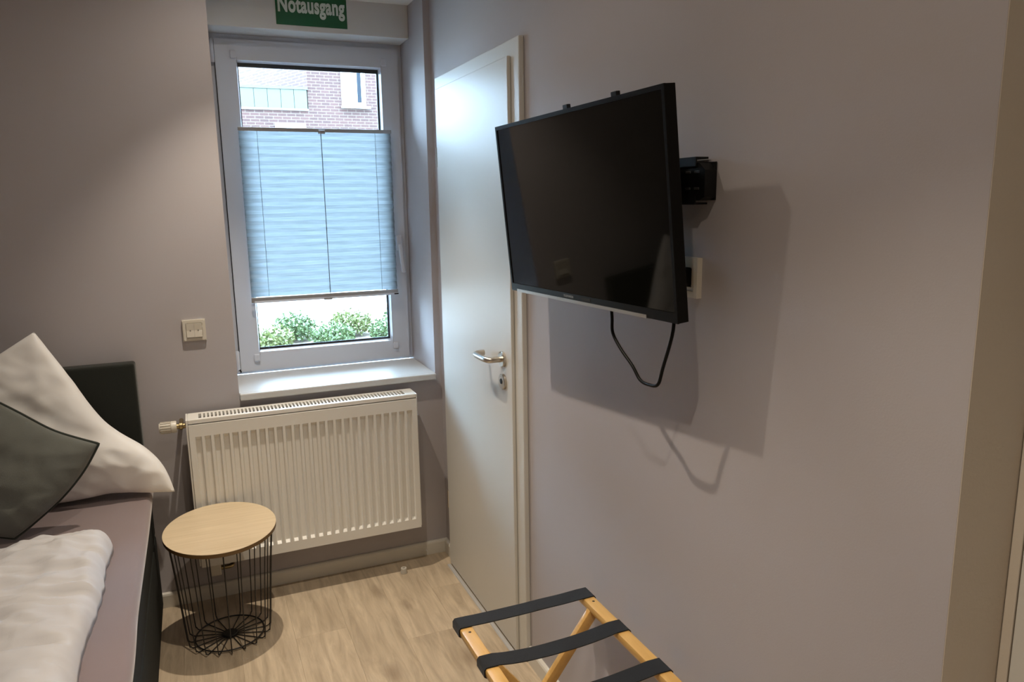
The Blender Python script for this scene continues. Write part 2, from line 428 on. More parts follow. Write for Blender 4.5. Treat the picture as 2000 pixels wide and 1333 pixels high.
# hinges on the left edge
for z0, z1 in ((2.13, 2.222), (.846, .94)):
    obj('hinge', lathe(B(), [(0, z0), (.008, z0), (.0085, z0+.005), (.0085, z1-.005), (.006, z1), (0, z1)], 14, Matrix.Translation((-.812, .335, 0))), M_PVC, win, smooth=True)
obj('hinge_pin', tube(B(), [(-.814, .330, .853), (-.806, .328, .857), (-.803, .328, .846)], .0035, 8), M_BLACKM, win, smooth=True)

# pleated blind
bl = thing('pleated_blind', (-.42, .308, 1.15), 'pale blue-grey pleated blind hung across the middle of the window', 'blind')
BX0, BX1, BZ0, BZ1 = -.739, -.099, 1.152, 1.874
bm = B(); npl = 22; zt, zb = BZ1-.012, BZ0+.020
pts = []
for i in range(npl+1):
    f = i/npl
    z = zt + (zb-zt)*(f*0.96 + 0.04*f*f)
    pts.append((.3115, z))
    if i < npl:
        f2 = (i+.5)/npl
        pts.append(((.3050), zt+(zb-zt)*(f2*0.96+.04*f2*f2)))
rows = []
for (y, z) in pts: rows.append([bm.verts.new((BX0+.002+(BX1-BX0-.004)*k/6, y, z+.0006*math.sin(k*1.7+z*60))) for k in range(7)])
for a, b in zip(rows, rows[1:]):
    for k in range(6): bm.faces.new((a[k], a[k+1], b[k+1], b[k]))
obj('blind_fabric', bm, M_BLIND, bl)
tr = obj('top_rail', bx(BX0, BX1, .298, .3035, BZ1-.013, BZ1+.003, bev=.002), M_ALU, bl)
br = obj('bottom_rail', bx(BX0, BX1, .298, .3035, BZ0-.003, BZ0+.019, bev=.002), M_ALU, bl)
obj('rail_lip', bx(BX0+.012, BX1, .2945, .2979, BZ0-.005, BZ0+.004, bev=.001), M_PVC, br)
obj('grip', bx(-.418, -.389, .286, .2979, BZ1-.020, BZ1-.004, bev=.003), M_ALU, tr)
obj('grip', bx(-.436, -.400, .288, .2979, BZ0-.008, BZ0+.002, bev=.002), M_ALU, br)
obj('end_cap', bx(BX1-.020, BX1, .2930, .2944, BZ0-.003, BZ0+.002), M_BLACKP, br)
for cx in (-.665, -.405, -.172):
    obj('cord', tube(B(), [(cx, .3035, BZ1-.01), (cx, .3035, BZ0+.015)], .0009 if cx != -.405 else .0016, 6), M_ZINC, bl, smooth=True)
for cx in (-.733, -.113):
    for cz in (2.165, .905):
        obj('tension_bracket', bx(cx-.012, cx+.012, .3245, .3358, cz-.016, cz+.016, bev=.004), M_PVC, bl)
    obj('cord', tube(B(), [(cx+(.014 if cx < -.4 else -.012), .330, 2.155), (cx+(.014 if cx < -.4 else -.012), .330, .915)], .0007, 6), M_ALU, bl, smooth=True)

# emergency exit sign on the shutter box
sg = thing('exit_sign', (-.42, .211, 2.262), 'green emergency exit sign with white German lettering above the window', 'sign')
SX0, SX1 = -.5675, -.2865
obj('sign_plate', bx(SX0, SX1, .2095, .2115, 2.2665, 2.3815, bev=.0006, seg=1), M_GREEN, sg)
t = text_bm('Notausgang', .264, 1.62, bold=.035, extr=.0004)
for v in t.verts: v.co = Vector((SX0+.009+v.co.x, .2091-v.co.z, 2.3175+v.co.y))
obj('lettering', t, M_SIGNTXT, sg)

# ------------------------------------------------------------------ door in the right wall
door = struct(empty('door_1', (-.01, -.5, 0)))
CY0, CY1, CZ = -.925, -.0975, 2.04
bm = B()
pr = lambda a, b_: box(bm, -.018, -.0002, *a, *b_, bev=.003)
pr((CY0, CY0+.066), (0.0, CZ)); pr((CY1-.05, CY1), (0.0, CZ)); pr((CY0+.060, CY1-.045), (CZ-.066, CZ))
obj('door_casing', bm, M_DOOR, door)
bm = B(); box(bm, .0, .0215, DY0, DY0+.012, 0, DZ); box(bm, .0, .0215, DY1-.012, DY1, 0, DZ); box(bm, .0, .0215, DY0+.012, DY1-.012, DZ-.014, DZ)
obj('door_jamb', bm, M_DARK, door)
LY0, LY1 = -.8645, -.1395
leaf = obj('door_leaf', bx(-.0305, -.0185, LY0, LY1, .008, 1.992, bev=.0025), M_DOOR, door)
obj('rebate', bx(-.0183, .012, LY0+.013, LY1-.013, .009, 1.978), M_DARK, leaf)
HZ = 1.043; HY = -.793
def disc_x(x0, r, h, y, z, bevel=.002, seg=32):
    return lathe(B(), [(0, 0), (r, 0), (r, h-bevel), (r-bevel, h), (0, h)], seg, Matrix.Translation((x0, y, z)) @ Matrix.Rotation(-math.pi/2, 4, 'Y'))
hdl = obj('door_handle', disc_x(-.0306, .0265, .009, HY, HZ), M_STEEL, leaf, smooth=True)
pth = spline([(-.036, HY, HZ), (-.062, HY, HZ), (-.078, HY+.004, HZ), (-.086, HY+.018, HZ), (-.087, HY+.06, HZ), (-.087, HY+.100, HZ), (-.083, HY+.121, HZ), (-.070, HY+.132, HZ), (-.048, HY+.134, HZ)], 6)
obj('lever', tube(B(), pth, .0098, 16), M_STEEL, hdl, smooth=True)
kh = obj('key_rosette', disc_x(-.0306, .0265, .009, HY, HZ-.077), M_STEEL, leaf, smooth=True)
obj('keyhole', disc_x(-.0398, .0095, .0014, HY, HZ-.075, bevel=.0004, seg=20), M_BLACKM, kh, smooth=True)
for z in (.30, 1.735):
    obj('hinge', lathe(B(), [(0, z-.038), (.0065, z-.038), (.0065, z+.038), (0, z+.038)], 14, Matrix.Translation((-.026, LY1+.008, 0))), M_STEEL, door, smooth=True)
struct(obj('trim_4', prism(B(), [(-.046, .0), (-.030, .0), (-.030, .002), (-.032, .003), (-.044, .003)], LY0+.002, LY1-.002, 'xz'), M_THR))   # threshold strip

# ------------------------------------------------------------------ second door in the niche at the right edge of the frame
d2 = struct(empty('door_2', (.12, -2.9, 0)))
bm = B(); box(bm, .120, .1358, -2.4055, -2.3895, 0, 2.04, bev=.002); box(bm, .120, .1358, -3.33, -3.27, 0, 2.04, bev=.002); box(bm, .120, .1358, -3.27, -2.4055, 1.99, 2.04, bev=.002)
obj('door_casing', bm, M_BEIGE, d2)
obj('door_leaf', bx(.118, .135, -3.268, -2.4085, .008, 1.988, bev=.002), M_DOOR, d2)

# ------------------------------------------------------------------ radiator
rad = thing('radiator', (-.59, -.09, .20), 'cream ribbed panel radiator on the wall below the window sill', 'radiator')
RX0, RX1, RY0, RY1, RZ0, RZ1 = -1.031, -.152, -.137, -.030, .197, .783
bm = B(); px0, px1, pz0, pz1 = RX0+.008, RX1-.002, RZ0, RZ1-.020
nr = 26; pitch_r = (px1-px0-.03)/nr
cols = [(px0, 0.0)]
for i in range(nr):
    c = px0+.015+pitch_r*(i+.5)
    for t_, d in ((-.36, 0), (-.31, .4), (-.24, 1), (.24, 1), (.31, .4), (.36, 0)): cols.append((c+pitch_r*t_, d))
cols.append((px1, 0.0))
rws = [(pz0, 0), (pz0+.040, 0), (pz0+.050, 1), (pz1-.060, 1), (pz1-.046, 0), (pz1, 0)]
grid = [[bm.verts.new((cx, RY0+.011*d*rd, z)) for cx, d in cols] for z, rd in rws]
for a, b in zip(grid, grid[1:]):
    for k in range(len(cols)-1): bm.faces.new((a[k], a[k+1], b[k+1], b[k]))
# folded edges of the front panel
back = [[bm.verts.new((cx, RY0+.0155, z)) for cx in (px0, px1)] for z in (pz0, pz1)]
bm.faces.new((grid[0][0], back[0][0], back[0][1], grid[0][-1])); bm.faces.new((grid[-1][0], grid[-1][-1], back[1][1], back[1][0]))
bm.faces.new((*[g[0] for g in grid], back[1][0], back[0][0])); bm.faces.new((*[g[-1] for g in grid], back[1][1], back[0][1]))
obj('front_panel', bm, M_RAD, rad, smooth=True)
bm = B(); box(bm, RX0+.02, RX1-.02, RY0+.016, RY1, RZ0+.012, RZ1-.035)
obj('core', bm, M_RADIN, rad)
for a, b_ in ((RX0, RX0+.007), (RX1-.0015, RX1+.002)):
    obj('side_panel', bx(a, b_, RY0+.004, RY1, RZ0+.006, RZ1, bev=.0015), M_RAD, rad)
bm = B(); gz0, gz1 = RZ1-.016, RZ1
box(bm, RX0+.0075, RX1-.002, RY0+.004, RY0+.024, gz0, gz1, bev=.002); box(bm, RX0+.0075, RX1-.002, RY1-.018, RY1, gz0, gz1, bev=.002)
box(bm, RX0+.0075, RX0+.045, RY0+.024, RY1-.018, gz0, gz1-.001); box(bm, RX1-.042, RX1-.002, RY0+.024, RY1-.018, gz0, gz1-.001)
ns = 58
for i in range(1, ns):
    cx = RX0+.045+(RX1-RX0-.087)*i/ns
    box(bm, cx-.0033, cx+.0033, RY0+.024, RY1-.018, gz0, gz1-.001)
obj('top_grille', bm, M_RAD, rad)
# thermostatic valve
vx, vy, vz = RX0, -.085, .752
RXm = Matrix.Translation((vx, vy, vz)) @ Matrix.Rotation(-math.pi/2, 4, 'Y')
vb = obj('valve', lathe(B(), [(0, .001), (.010, .001), (.010, .010), (.014, .012), (.014, .022), (.010, .024), (.010, .034), (0, .034)], 16, RXm), M_BRASS, rad, smooth=True)
bm = lathe(B(), [(0, .032), (.021, .032), (.022, .036), (.022, .050), (.0195, .053), (.0195, .086), (.017, .092), (0, .093)], 28, RXm)
for k in range(14):
    a = 2*math.pi*k/14
    t = bx(.018, .0225, -.0016, .0016, .053, .087); merge(bm, t, RXm @ Matrix.Rotation(a, 4, 'Z'))
obj('thermostat_head', bm, M_PLASTIC, vb, smooth=True)
obj('pipe', tube(B(), spline([(RX0-.017, vy, vz), (RX0-.017, vy+.03, vz), (RX0-.017, -.0005, vz)], 4), .008, 12), M_BRASS, vb, smooth=True)
lv = obj('lower_valve', bx(RX0+.035, RX0+.075, -.115, -.075, .142, .2115, bev=.004), M_PLASTIC, rad)
obj('pipe', tube(B(), spline([(RX0+.075, -.095, .165), (RX0+.108, -.095, .165), (RX0+.118, -.080, .165), (RX0+.118, -.0005, .150)], 5), .0085, 12), M_BRASS, lv, smooth=True)

# ------------------------------------------------------------------ light switch, socket
sw = thing('light_switch', (-.972, 0, 1.058), 'cream double rocker light switch on the wall left of the window', 'light switch')
bm = B(); mitre(bm, -1.0125, -.9315, 1.0575, 1.1385, -.9995, -.9445, 1.0705, 1.1255, -.0115, -.0002, slope=-.0)
bmesh.ops.bevel(bm, geom=[e for e in bm.edges if all(v.co.y < -.011 for v in e.verts)], offset=.002, segments=2, affect='EDGES')
obj('frame', bm, M_PLASTIC, sw)
for a in (-.9992, -.9717):
    rk = obj('rocker', prism(B(), [(-.010, 1.071), (-.0155, 1.0725), (-.0125, 1.098), (-.0145, 1.125), (-.010, 1.125)], a, a+.0269, 'yz'), M_PLASTIC, sw)
    obj('mark', bx(a+.0115, a+.0155, -.0137, -.0125, 1.096, 1.100), M_GREYPRINT, rk)

so = thing('wall_socket', (0, -1.757, 1.358), 'cream wall socket with black plug behind the television', 'socket')
def ybox_ring(y0, y1, z0, z1, Y0, Y1, Z0, Z1, xa, xb):
    b = B(); mitre(b, y0, y1, z0, z1, Y0, Y1, Z0, Z1, xa, xb)
    for v in b.verts: v.co = Vector((v.co.y, v.co.x, v.co.z))
    return b
obj('frame', ybox_ring(-1.799, -1.716, 1.358, 1.441, -1.786, -1.729, 1.371, 1.428, -.0125, -.0002), M_PLASTIC, so)
obj('insert', ybox_ring(-1.7858, -1.7292, 1.3712, 1.4278, -1.778, -1.737, 1.379, 1.420, -.0105, -.003), M_PLASTIC, so)
obj('plug', disc_x(-.0032, .0200, .034, -1.7575, 1.3995, bevel=.006), M_BLACKP, so, smooth=True)

# ------------------------------------------------------------------ television on its mount
hv = Vector((.0264, -.7346, .008)).normalized()
tvx = Vector((-.164+.19, -1.89+1.155, 1.760-1.752)).normalized()
tvz = (Vector((-.164, -1.890, 1.760)) - Vector((-.123, -1.893, 1.327))); tvz = (tvz - tvx*tvz.dot(tvx)).normalized()
tvy = tvz.cross(tvx)
TVC = Vector((-.157, -1.524, 1.540))
TM = Matrix((tvx, tvy, tvz)).transposed().to_4x4(); TM.translation = TVC
tv = thing('television', (0, 0, 0), 'black flat-screen television on a wall bracket beside the door', 'television')
tv.matrix_world = TM
W2, H2 = .3675, .2175
def tvo(name, bm, m, parent=None, smooth=False):
    return obj(name, bm, m, parent or tv, smooth, local=True)
bm = B(); mitre(bm, -W2, W2, -H2, H2, -W2+.008, W2-.008, -H2+.020, H2-.009, 0, .004)
box(bm, -W2, W2, .004, .026, -H2, H2, bev=.0015)
hs = tvo('housing', bm, M_BLACKP)
bm = B(); pr_ = [(.0262, -H2+.010), (.0262, H2-.03), (.032, H2-.06), (.036, 0.03), (.046, -.02), (.046, -H2+.04), (.034, -H2+.010)]
prism(bm, pr_, -W2+.06, W2-.06, 'yz')
tvo('back_cover', bm, M_BLACKP)
tvo('screen', bx(-W2+.0079, W2-.0079, .0022, .0039, -H2+.0199, H2-.0089), M_SCREEN)
tvo('trim_strip', prism(B(), [(-.0015, -H2-.001), (-.0015, -H2+.006), (.004, -H2+.0075), (.008, -H2-.004)], -W2+.035, W2-.10, 'yz'), M_SILVER)
t = text_bm('TELEFUNKEN', .046, 1.0, bold=.01, extr=.0003)
for v in t.verts: v.co = Vector((-.072+v.co.x, -.0004-v.co.z, -H2+.0105+v.co.y))
tvo('brand_lettering', t, M_GREYPRINT)
bm = B(); box(bm, .012, .052, -.0006, .0002, -H2+.0105, -H2+.0165)
tvo('badge', bm, M_DARK)
# power cord: leaves the bottom of the set, hangs in a loop and goes up to the socket
def loc(p): return TM.inverted() @ Vector(p)
cp = [(-.100, -1.606, 1.345), (-.100, -1.612, 1.30), (-.100, -1.616, 1.266), (-.100, -1.650, 1.236), (-.100, -1.699, 1.207), (-.100, -1.731, 1.182), (-.100, -1.766, 1.179), (-.100, -1.797, 1.187), (-.099, -1.812, 1.225), (-.095, -1.838, 1.305), (-.078, -1.812, 1.355), (-.055, -1.775, 1.390), (-.036, -1.7575, 1.3995)]
cd = tvo('power_cord', tube(B(), [loc(p) for p in spline(cp, 6)], .0036, 10), M_BLACKP, smooth=True)

mt = thing('tv_wall_bracket', (0, -1.58, 1.54), 'black slotted steel wall bracket behind the television', 'bracket')
bm = B()
box(bm, -.004, -.0003, -1.836, -1.32, 1.556, 1.630, bev=.001)                       # back plate
pr_ = [(-.004, 1.640), (-.034, 1.640), (-.034, 1.622), (-.031, 1.622), (-.031, 1.636), (-.004, 1.636)]
prism(bm, pr_, -1.813, -1.33, 'xz')
pr_ = [(-.004, 1.548), (-.034, 1.548), (-.034, 1.566), (-.031, 1.566), (-.031, 1.552), (-.004, 1.552)]
prism(bm, pr_, -1.813, -1.33, 'xz')
pl = obj('wall_plate', bm, M_BLACKM, mt)
bm = B(); prism(bm, [(-1.838, 1.562), (-1.838, 1.614), (-1.820, 1.628), (-1.70, 1.632), (-1.70, 1.554), (-1.820, 1.556)], -.0305, -.0042, 'yz')
obj('end_cover', bm, M_BLACKM, pl)
for y in (-1.814, -1.786):
    for z in (1.579, 1.611):
        obj('slot_glint', bx(-.0325, -.0306, y-.008, y+.008, z-.0025, z+.0025, bev=.001), M_ZINC, pl)  # small grey metal bars stand in for glints in the plate's slots
for y in (-1.697, -1.484):
    x_b = -.157+.02
    ar = rail(B(), (-.100, y, 1.37), (-.1478, y, 1.773), .022, .010, bev=.0015, up=(-1, 0, 0))
    box(ar, -.105, -.034, y-.004, y+.004, 1.556, 1.632, bev=.001)
    obj('hook_arm', ar, M_BLACKM, mt)

# ------------------------------------------------------------------ bed
bed = thing('bed', (-1.65, -1.1, 0), 'upholstered single bed with black headboard and mauve fitted sheet', 'bed')
bed_x0, bed_x1 = -2.135, -1.172
obj('headboard', bx(-2.14, -1.181, -.085, -.016, .02, 1.004, bev=.010, seg=3), M_HEADF, bed, smooth=True)
obj('bed_base', bx(bed_x0, bed_x1, -2.12, -.0855, .05, .345, bev=.012, seg=3), M_BEDF, bed, smooth=True)
for fx in (bed_x0+.08, bed_x1-.08):
    for fy in (-2.04, -.17):
        obj('foot', lathe(B(), [(0, 0), (.025, 0), (.028, .05), (0, .05)], 16, Matrix.Translation((fx, fy, 0))), M_BLACKP, bed, smooth=True)
obj('mattress', bx(-2.13, -1.173, -2.11, -.094, .3455, .4995, bev=.012, seg=3), M_BEDF, bed, smooth=True)
bm = bx(-2.13, -1.160, -2.11, -.094, .500, .552, bev=.022, seg=5)
bmesh.ops.subdivide_edges(bm, edges=[e for e in bm.edges if e.calc_length() > .3], cuts=40, use_grid_fill=True)
for v in bm.verts:
    n_ = noise.noise(Vector((v.co.x*3, v.co.y*3, v.co.z*3)))
    v.co.x += .005*n_*(1 if v.co.x > -1.3 else 0); v.co.z += .003*n_ if v.co.z > .5 else 0
obj('fitted_sheet', bm, M_SHEET, bed, smooth='all')

# ------------------------------------------------------------------ soft things
def coons(curves, n, thick, wr, seed, flat_edge=0.0, pw=.45, back=1.0):
    """curves: top (A->B), right (B->C), bottom (D->C), left (A->D) control points; returns closed pillow mesh"""
    S = []
    for c in curves:
        s = spline(c, 10) if len(c) > 2 else [Vector(c[0]).lerp(Vector(c[1]), k/10) for k in range(11)]
        S.append(s)
    def ev(s, t):
        f = t*(len(s)-1); i = min(int(f), len(s)-2); return s[i].lerp(s[i+1], f-i)
    top, right, bot, left = S
    A, Bc, Cc, D = top[0], top[-1], bot[-1], bot[0]
    G = []
    for j in range(n+1):
        v = j/n; row = []
        for i in range(n+1):
            u = i/n
            p = (1-v)*ev(top, u)+v*ev(bot, u)+(1-u)*ev(left, v)+u*ev(right, v)-((1-u)*(1-v)*A+u*(1-v)*Bc+u*v*Cc+(1-u)*v*D)
            row.append(p)
        G.append(row)
    bm = B(); F = []; K = []
    for j in range(n+1):
        fr = []; bk = []
        for i in range(n+1):
            u, v = i/n, j/n
            du = G[j][min(i+1, n)]-G[j][max(i-1, 0)]; dv = G[min(j+1, n)][i]-G[max(j-1, 0)][i]
            nn = du.cross(dv); nn.normalize()
            if nn.y > 0: nn = -nn
            e = max(0.0, (4*u*(1-u))*(4*v*(1-v)))**pw
            p = G[j][i]
            q = p*9+Vector((seed, seed*2, 0))
            w = wr*(noise.noise(q)+.6*noise.noise(q*2.1)+.9*(.35-abs(noise.noise(Vector((q.x*.7+q.z*1.1, q.y, q.z*.5-q.x*.5))*1.5)))+.6*(.3-abs(noise.noise(Vector((q.x*1.9-q.z*.6, q.y+4, q.z*1.4))))))
            edge = i in (0, n) or j in (0, n)
            if edge: vtx = bm.verts.new(p+nn*.5*w); fr.append(vtx); bk.append(vtx)
            else:
                fr.append(bm.verts.new(p+nn*(thick*e+.003+w*(.35+.65*min(1, e*1.3)))))
                bk.append(bm.verts.new(p-nn*(thick*e*back+.003)))
        F.append(fr); K.append(bk)
    for j in range(n):
        for i in range(n):
            bm.faces.new((F[j][i], F[j][i+1], F[j+1][i+1], F[j+1][i])); bm.faces.new((K[j][i], K[j+1][i], K[j+1][i+1], K[j][i+1]))
    rim = [F[0][i].co.copy() for i in range(n+1)]+[F[j][n].co.copy() for j in range(1, n+1)]+[F[n][i].co.copy() for i in range(n-1, -1, -1)]+[F[j][0].co.copy() for j in range(n-1, 0, -1)]
    return bm, rim
T = (-1.463, -.152, 1.155); R_ = (-1.085, -.236, .553); Bq = (-1.66, -.215, .566); L_ = (-1.99, -.15, .84)
bm, _ = coons([[L_, (-1.72, -.145, .995), T], [T, (-1.395, -.16, 1.03), (-1.283, -.19, .83), (-1.163, -.215, .722), (-1.110, -.228, .645), R_],
               [Bq, (-1.44, -.20, .562), (-1.28, -.205, .576), (-1.17, -.22, .566), R_], [L_, (-1.86, -.17, .68), Bq]], 60, .078, .0095, 3.1, back=.55)
tag(obj('pillow', bm, M_WHITE, None, smooth='all'), 'large white pillow propped upright against the black headboard', 'pillow')
cR = (-1.281, -.415, .816); cT = (-1.66, -.345, 1.055); cL = (-1.90, -.43, .77); cB = (-1.530, -.475, .566)
cu = thing('cushion', (-1.6, -.43, .566), 'dark grey-green linen cushion leaning on the white pillow', 'cushion')
bm, rim = coons([[cL, (-1.80, -.40, .90), cT], [cT, (-1.51, -.375, .948), (-1.40, -.39, .866), cR], [cB, (-1.478, -.46, .600), (-1.395, -.44, .665), (-1.33, -.425, .738), cR], [cL, (-1.74, -.46, .64), cB]], 56, .060, .0105, 8.7, pw=.5, back=.5)
obj('cushion_cover', bm, M_CUSH, cu, smooth='all')
obj('piping', tube(B(), rim, .0048, 8, closed=True), M_CUSHP, cu, smooth='all')

# duvet: folded quilt on the mattress
def duvet():
    x0, x1, y0, y1 = -2.06, -1.246, -2.06, -.612
    nx, ny = 90, 130; bm = B(); G = []; base = .5545
    def hgt(x, y):
        d = min(x1-x, y1-y, x-x0, y-y0)
        dx, dy = x1-x, y1-y
        if dx < .05 and dy < .05: d = .05-math.hypot(.05-dx, .05-dy)
        d = max(d, 0.0); e = min(d/.045, 1.0); prof = math.sqrt(max(0, 1-(1-e)**2))
        q = Vector((x*7, y*5, 0))
        w = .014*noise.noise(q)+.008*noise.noise(q*2.3)+.032*(.4-abs(noise.noise(Vector((x*4+y*8, y*12-x*4, 3.0)))))+.028*(.3-abs(noise.noise(Vector((x*9+y*5, y*21, 9.0)))))+.007*abs(noise.noise(Vector((x*9, y*34, 7.0))))*(1 if dx < .14 else .3)
        return base+prof*(.052+.018*min(1, d/.25)+w)
    for j in range(ny+1):
        row = []
        for i in range(nx+1):
            fx, fy = i/nx, j/ny
            fx = 1-(1-fx)**1.35; fy = 1-(1-fy)**1.35
            x = x0+(x1-x0)*fx; y = y0+(y1-y0)*fy
            cx_, cy_ = x1-.05, y1-.05
            if x > cx_ and y > cy_:
                hh = math.hypot(x-cx_, y-cy_)
                if hh > .0499: x, y = cx_+(x-cx_)*.0499/hh, cy_+(y-cy_)*.0499/hh
            z = hgt(x, y)
            x -= .020*max(0, (-.7-y))
            k = max(0, 1-(x1-x)/.16)
            x += k*(.010*noise.noise(Vector((0, y*4.5, 1.0)))+.007*noise.noise(Vector((0, y*17, 2.0))))
            k2 = max(0, 1-(y1-y)/.2)
            y += k2*(.022*noise.noise(Vector((x*3.0, 0, 5.0)))+.05*(x+1.3)*(1 if x < -1.3 else 0)*-0.6)
            row.append(bm.verts.new((x, y, z)))
        G.append(row)
    for j in range(ny):
        for i in range(nx): bm.faces.new((G[j][i], G[j][i+1], G[j+1][i+1], G[j+1][i]))
    edge = [G[0][i] for i in range(nx+1)]+[G[j][nx] for j in range(1, ny+1)]+[G[ny][i] for i in range(nx-1, -1, -1)]+[G[j][0] for j in range(ny-1, 0, -1)]
    bm.faces.new(edge[::-1])
    return bm
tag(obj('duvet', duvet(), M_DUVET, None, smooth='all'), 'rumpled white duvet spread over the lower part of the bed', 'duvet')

# ------------------------------------------------------------------ wire basket side table
TX, TY, TZ = -.946, -.318, .432
st = thing('side_table', (TX, TY, 0), 'round side table with pale wood lid on a black wire basket', 'side table')
lidM = Matrix.Translation((0, -.018, TZ)) @ Matrix.Rotation(.085, 4, 'X')
lid = obj('lid', lathe(B(), [(0, .0), (.1885, 0), (.1895, .001), (.1895, .0015), (0, .0016)], 72, lidM), M_LID, st, smooth=True, local=True)
obj('lid_edge', lathe(B(), [(0, -.014), (.188, -.014), (.1895, -.0125), (.1895, -.0002), (0, -.0002)], 72, lidM), M_LIDEDGE, lid, smooth=True, local=True)
NW = 20; R0, R1 = .176, .142
ztop = .400
tube_pts = spline([(R0, 0, ztop), (R0*.6+R1*.4, 0, ztop*.6+.03*.4), (R1+.004, 0, .034), (R1-.002, 0, .012), (R1-.014, 0, .004), (R1-.05, 0, .0045), (.018, 0, .0045)], 5)
w0 = obj('wire', tube(B(), tube_pts, .0019, 8), M_WIRE, st, smooth='all', local=True)
for k in range(1, NW):
    o = w0.copy(); C.objects.link(o); o.parent = st; o.rotation_euler = (0, 0, 2*math.pi*k/NW)
circ = lambda r, z, n=64: [(r*math.cos(2*math.pi*k/n), r*math.sin(2*math.pi*k/n), z) for k in range(n)]
obj('top_ring', tube(B(), circ(R0, ztop), .0025, 8, closed=True), M_WIRE, st, smooth='all', local=True)
obj('base_ring', tube(B(), circ(.119, .0085), .0027, 8, closed=True), M_WIRE, st, smooth='all', local=True)
obj('hub', lathe(B(), [(0, .001), (.026, .001), (.027, .002), (.027, .009), (.025, .011), (0, .011)], 28), M_WIRE, st, smooth=True, local=True)

# ------------------------------------------------------------------ luggage rack
lr = thing('luggage_rack', (-.23, -1.65, 0), 'folding bamboo luggage rack with black straps by the right wall', 'luggage rack')
RZ = .505; RLx, RRx = -.400, -.049; RYa, RYb = -1.362, -1.962
railw = .034; railh = .022
for rx in (RLx, RRx):
    ro = obj('top_rail', rail(B(), (rx, RYb, RZ-railh/2), (rx, RYa, RZ-railh/2), railw, railh, bev=.005), M_BAMBOO, lr, smooth=True)
    for yy in (RYa-.078, RYb+.078):
        obj('screw_hole', lathe(B(), [(0, 0), (.0038, 0), (0, .0004)], 12, Matrix.Translation((rx+.002, yy, RZ))), M_HOLE, ro)
for yy, off in ((RYa-.085, 0), (RYb+.085, 0)):
    s = 1 if yy > -1.6 else -1
    obj('leg', rail(B(), (RRx-.004, yy, RZ-railh-.001), (RLx-.015, yy, .0045), .030, .018, bev=.003, up=(0, 1, 0)), M_BAMBOO, lr, smooth=True)
    obj('leg', rail(B(), (RLx+.004, yy-s*.0195, RZ-railh-.001), (RRx+.015, yy-s*.0195, .0045), .030, .018, bev=.003, up=(0, 1, 0)), M_BAMBOO, lr, smooth=True)
for fx in (RLx+.02, RRx-.02):
    obj('cross_bar', rail(B(), (fx, RYb+.07, .075), (fx, RYa-.07, .075), .022, .016, bev=.003), M_BAMBOO, lr, smooth=True)
def strap(yc, sag, seed):
    w = .049; th = .0022; xa, xb = RLx-railw/2, RRx+railw/2
    top = []
    n = 22
    for k in range(n+1):
        f = k/n; x = xa+railw+(xb-xa-2*railw)*f
        top.append((x, RZ+.0015-sag*4*f*(1-f)))
    pth = [(xa+.004, RZ-railh-.001), (xa-.0012, RZ-railh+.003), (xa-.0012, RZ-.004), (xa+.003, RZ+.0012), (xa+.012, RZ+.0015)]+top+[(xb-.012, RZ+.0015), (xb-.003, RZ+.0012), (xb+.0012, RZ-.004), (xb+.0012, RZ-railh+.003), (xb-.004, RZ-railh-.001)]
    bm = B(); rows = []
    for i, (x, z) in enumerate(pth):
        tw = .004*noise.noise(Vector((x*7, seed, 0)))
        rows.append([bm.verts.new((x, yc-w/2+w*k/3+tw, z+.0006*noise.noise(Vector((x*20, k, seed))))) for k in range(4)])
    for a, b in zip(rows, rows[1:]):
        for k in range(3): bm.faces.new((a[k], a[k+1], b[k+1], b[k]))
    bmesh.ops.recalc_face_normals(bm, faces=bm.faces)
    up = sum((f.normal.z for f in bm.faces))
    bmesh.ops.solidify(bm, geom=list(bm.faces), thickness=-th if up > 0 else th)
    return bm
for k, (yc, sag) in enumerate(((-1.3945, .004), (-1.573, .014), (-1.751, .012), (-1.929, .006))):
    obj('strap', strap(yc, sag, k*3.3), M_STRAP, lr, smooth=True)

# ------------------------------------------------------------------ door stop on the floor
ds = thing('door_stop', (-.238, -.132, 0), 'small round pale rubber door stop on the floor near the corner', 'door stop')
obj('rubber_body', lathe(B(), [(0, 0), (.014, 0), (.0145, .003), (.0125, .017), (.013, .021), (.012, .024), (.006, .0245), (.0055, .020), (0, .020)], 28), M_RUBBER, ds, smooth=True, local=True)
obj('screw', lathe(B(), [(0, .0202), (.0050, .0202), (.004, .0215), (0, .022)], 16), M_STEEL, ds, smooth=True, local=True)

# ------------------------------------------------------------------ recessed ceiling lamps
for k, (sx, sy) in enumerate(SPOTS):
    d = thing('recessed_spotlight', (sx, sy, CEIL), ['recessed ceiling spotlight nearest the window', 'recessed ceiling spotlight between door and television', 'recessed ceiling spotlight above the end of the right wall', 'recessed ceiling spotlight furthest from the window'][k], 'spotlight', 'row of recessed ceiling spotlights')
    obj('trim_ring', lathe(B(), [(.028, -.004), (.042, -.004), (.043, -.0005), (.028, -.0005), (.028, -.004)], 32), M_LAMP, d, smooth=True, local=True)
    for nm, pw, deg, blend in (('beam_core', BEAM_POWER, 46, 1.0), ('beam_wide', SPOT_POWER, 80, 0.7), ('beam_spill', SPILL_POWER, 165, 1.0)):
        ld = bpy.data.lights.new(nm, 'SPOT'); ld.energy = pw; ld.color = SPOT_COLOUR
        ld.spot_size = math.radians(deg); ld.spot_blend = blend; ld.shadow_soft_size = 0.014
        lo = bpy.data.objects.new(nm, ld); C.objects.link(lo); lo.parent = d; lo.location = (0, 0, -.012)

